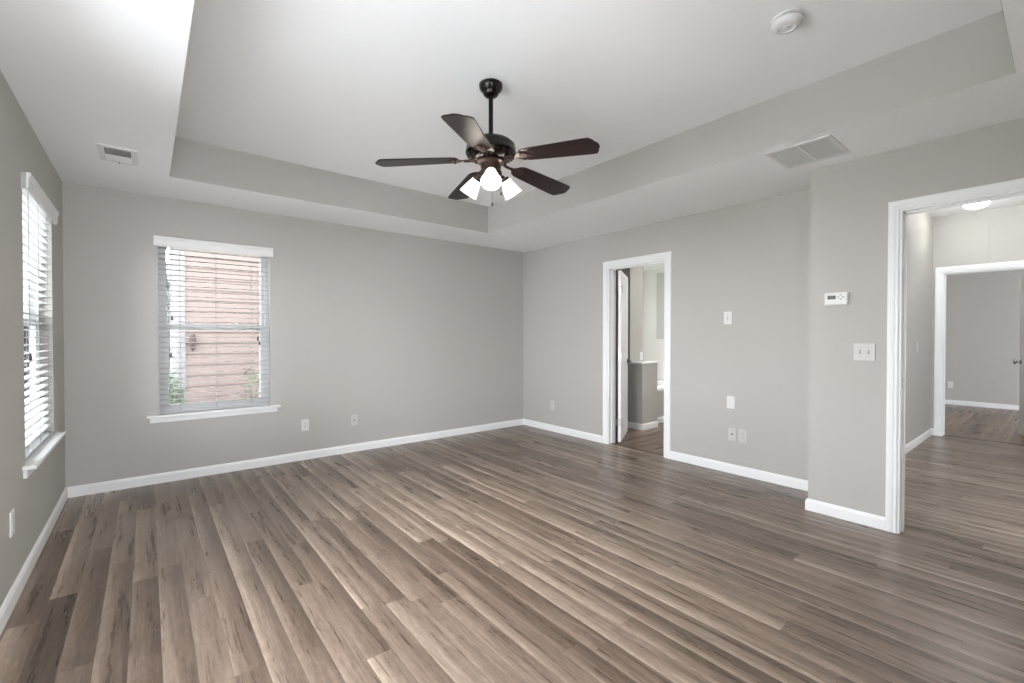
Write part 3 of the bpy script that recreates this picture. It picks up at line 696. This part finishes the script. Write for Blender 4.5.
for p, q in zip(rings, rings[1:]):
    for k in range(len(p)): bm.faces.new((p[k], p[(k+1) % len(p)], q[(k+1) % len(p)], q[k]))
bm.faces.new(rings[-1]); new('basin', bm, M['tub'], tub, smooth=True)
bm = bmesh.new(); bb(bm, hx-.012, hx, -hy, hy, .503, .66, 0, .004); bb(bm, -hx, hx-.012, hy-.012, hy, .503, .66, 0, .004); new('backsplash', bm, M['tub'], tub)
pn = new('wall_panel', box(6.975, 7.0, 3.95, 4.581, 1.205, 2.36, .003), M['panel']); tag(pn, 'grey rectangular panel on the bright bathroom wall above the tub', 'wall panel')

# ---------------------------------------------------------------- outside
def lap_wall(bm, x0, x1, y, z0, z1, step=.16):
    n = int((z1-z0)/step)
    for i in range(n):
        z = z0 + i*step
        v = [bm.verts.new(p) for p in ((x0, y-.016, z), (x1, y-.016, z), (x1, y-.002, z+step), (x0, y-.002, z+step), (x0, y+.1, z), (x1, y+.1, z), (x1, y+.1, z+step), (x0, y+.1, z+step))]
        for q in ((0,1,2,3), (4,7,6,5), (0,3,7,4), (1,5,6,2), (0,4,5,1), (3,2,6,7)): bm.faces.new([v[k] for k in q])
gz = -.45
g = new('lawn', box(-40, 40, YB+.14, 60, gz-.2, gz), M['grass']); g['kind'] = 'structure'
M['concrete'] = mottled('bounce_concrete', (.52, .515, .51), .9, .06, 2, .3, 60)
g = new('bounce_patio', box(-16, XL-.14, -12, 2.85, gz-.2, gz+.02), M['concrete']); g['kind'] = 'structure'  # unseen pale ground, added to bounce daylight up to the ceiling
nh = empty('neighbour_house', (2.5, 8.2, gz)); tag(nh, 'pink-beige house with white corner board outside the slatted back window', 'house')
def rel(o, c): o.location = (-c[0], -c[1], -c[2]); return o
C_ = (2.5, 8.2, gz)
bm = bmesh.new(); lap_wall(bm, .44, 4.6, 8.2, gz, 4.4); bb(bm, .44, 4.6, 8.3, 14, gz, 4.4); rel(new('siding', bm, M['siding'], nh), C_)
bm = bmesh.new(); bb(bm, .27, .44, 8.17, 8.42, gz, 4.4, 0, .004); rel(new('corner_board', bm, M['corner'], nh), C_)
bm = bmesh.new(); v = [bm.verts.new(p) for p in ((-.2, 7.6, 4.4), (5.0, 7.6, 4.4), (5.0, 14.6, 4.4), (-.2, 14.6, 4.4), (-.2, 11.1, 6.9), (5.0, 11.1, 6.9))]
for q in ((0,1,5,4), (2,3,4,5), (0,4,3), (1,2,5), (0,3,2,1)): bm.faces.new([v[k] for k in q])
rel(new('roof', bm, M['roof'], nh), C_)
bm = bmesh.new(); lathe(bm, [(.005, .12), (.03, .11), (.04, .08), (.035, -.08), (.022, -.10), (.008, -.13)], 12, Matrix.Translation((.52, 8.13, 1.165))); bb(bm, .50, .54, 8.14, 8.185, 1.14, 1.20); rel(new('wall_lamp', bm, M['lantern'], nh, smooth=True), C_)

def house(label, x0, x1, y, h, depth, mat, wins, ridge=1.8):
    r = empty('distant_house', ((x0+x1)/2, y, gz)); tag(r, label, 'house'); c = ((x0+x1)/2, y, gz)
    bm = bmesh.new(); lap_wall(bm, x0, x1, y, gz, h, .2); bb(bm, x0, x1, y+.1, y+depth, gz, h); rel(new('siding', bm, mat, r), c)
    bm = bmesh.new(); v = [bm.verts.new(p) for p in ((x0-.4, y-.4, h), (x1+.4, y-.4, h), (x1+.4, y+depth+.4, h), (x0-.4, y+depth+.4, h), (x0-.4, y+depth/2, h+ridge), (x1+.4, y+depth/2, h+ridge))]
    for q in ((0,1,5,4), (2,3,4,5), (0,4,3), (1,2,5), (0,3,2,1)): bm.faces.new([v[k] for k in q])
    rel(new('roof', bm, M['roof'], r), c)
    for (a, b_, z0, z1) in wins:
        bm = bmesh.new(); bb(bm, a-.08, b_+.08, y-.05, y-.015, z0-.08, z1+.08, 0, .003); f = rel(new('window', bm, M['corner'], r), c)
        bm = bmesh.new(); bb(bm, a, b_, y-.055, y-.045, z0, z1); bb(bm, a, b_, y-.056, y-.054, (z0+z1)/2-.02, (z0+z1)/2+.02); new('pane', bm, M['pane_dark'], f)
    return r
house('white house far outside, seen only between the slats of the left window', -9, -1.3, 17.5, 3.4, 7, M['siding3'], [(-1.9, -1.6, .4, 2.4), (-2.75, -2.25, .4, 2.4), (-4.5, -3.5, .4, 2.4)], 1.0)
house('grey house in the distance left of the pink house', -.9, 2.2, 25, 3.6, 7, M['siding2'], [(.0, .5, .3, 1.8)], 1.4)

def shrub(name, label, cat, c, rx, ry, rz_, n, mat, leaf=.035, seed=1, stems=6):
    rnd = random.Random(seed); root = empty(name, (c[0], c[1], gz)); tag(root, label, cat)
    bm = bmesh.new()
    for _ in range(n):
        while True:
            p = Vector((rnd.uniform(-1, 1), rnd.uniform(-1, 1), rnd.uniform(-1, 1)))
            if p.length < 1: break
        p = Vector((p.x*rx, p.y*ry, c[2]-gz + p.z*rz_))
        a = Vector((rnd.gauss(0, 1), rnd.gauss(0, 1), rnd.gauss(0, .7))).normalized(); b_ = a.orthogonal().normalized(); s = leaf*rnd.uniform(.6, 1.3)
        v = [bm.verts.new(p + q) for q in (-a*s, b_*s*.45, a*s, -b_*s*.45)]; bm.faces.new(v)
    new('foliage', bm, mat, root)
    bm = bmesh.new()
    for k in range(stems):
        a = 2*math.pi*k/stems; e = Vector((math.cos(a)*rx*.5, math.sin(a)*ry*.5, c[2]-gz+rz_*.3))
        tube(bm, [(0.02*math.cos(a), .02*math.sin(a), 0), e*.5 + Vector((0, 0, .05)), e], [.02*rz_+.006, .015*rz_+.004, .005], 6)
    new('stems', bm, M['bark'], root); return root
shrub('garden_shrub', 'leafy green shrub at the lower left corner outside the back window', 'shrub', (.20, 7.45, .32), .20, .22, .50, 900, M['leaf'], .035, 3)
shrub('garden_sapling', 'thin yellow-green sapling outside the lower right of the back window', 'shrub', (1.17, 7.5, .45), .17, .16, .40, 90, M['leaf'], .035, 5, 4)
def tree(label, x, y, h, r, seed):
    rnd = random.Random(seed); root = empty('backyard_tree', (x, y, gz)); tag(root, label, 'tree')
    bm = bmesh.new(); tube(bm, [(0, 0, 0), (.05, 0, h*.4), (0, .05, h*.8)], [.16, .12, .05], 10)
    ends = []
    for k in range(9):
        a = k*2.4; z = h*(.35+.05*k); e = Vector((math.cos(a)*r*.7, math.sin(a)*r*.7, z+h*.18)); ends.append(e)
        tube(bm, [(0.03, 0, z), e*.5 + Vector((0, 0, z*.5+.1)), e], [.05, .035, .012], 6)
    new('trunk', bm, M['bark'], root)
    bm = bmesh.new()
    for _ in range(2600):
        e = rnd.choice(ends); p = e + Vector((rnd.gauss(0, r*.3), rnd.gauss(0, r*.3), rnd.gauss(0, r*.25)))
        a = Vector((rnd.gauss(0, 1), rnd.gauss(0, 1), rnd.gauss(0, .7))).normalized(); b_ = a.orthogonal().normalized(); s = .09*rnd.uniform(.6, 1.3)
        bm.faces.new([bm.verts.new(p + q) for q in (-a*s, b_*s*.45, a*s, -b_*s*.45)])
    new('foliage', bm, M['leaf2'], root)
tree('loose leafy tree beside the pink house, behind the left strip of the back window', -.6, 15.5, 5.5, 1.0, 4)
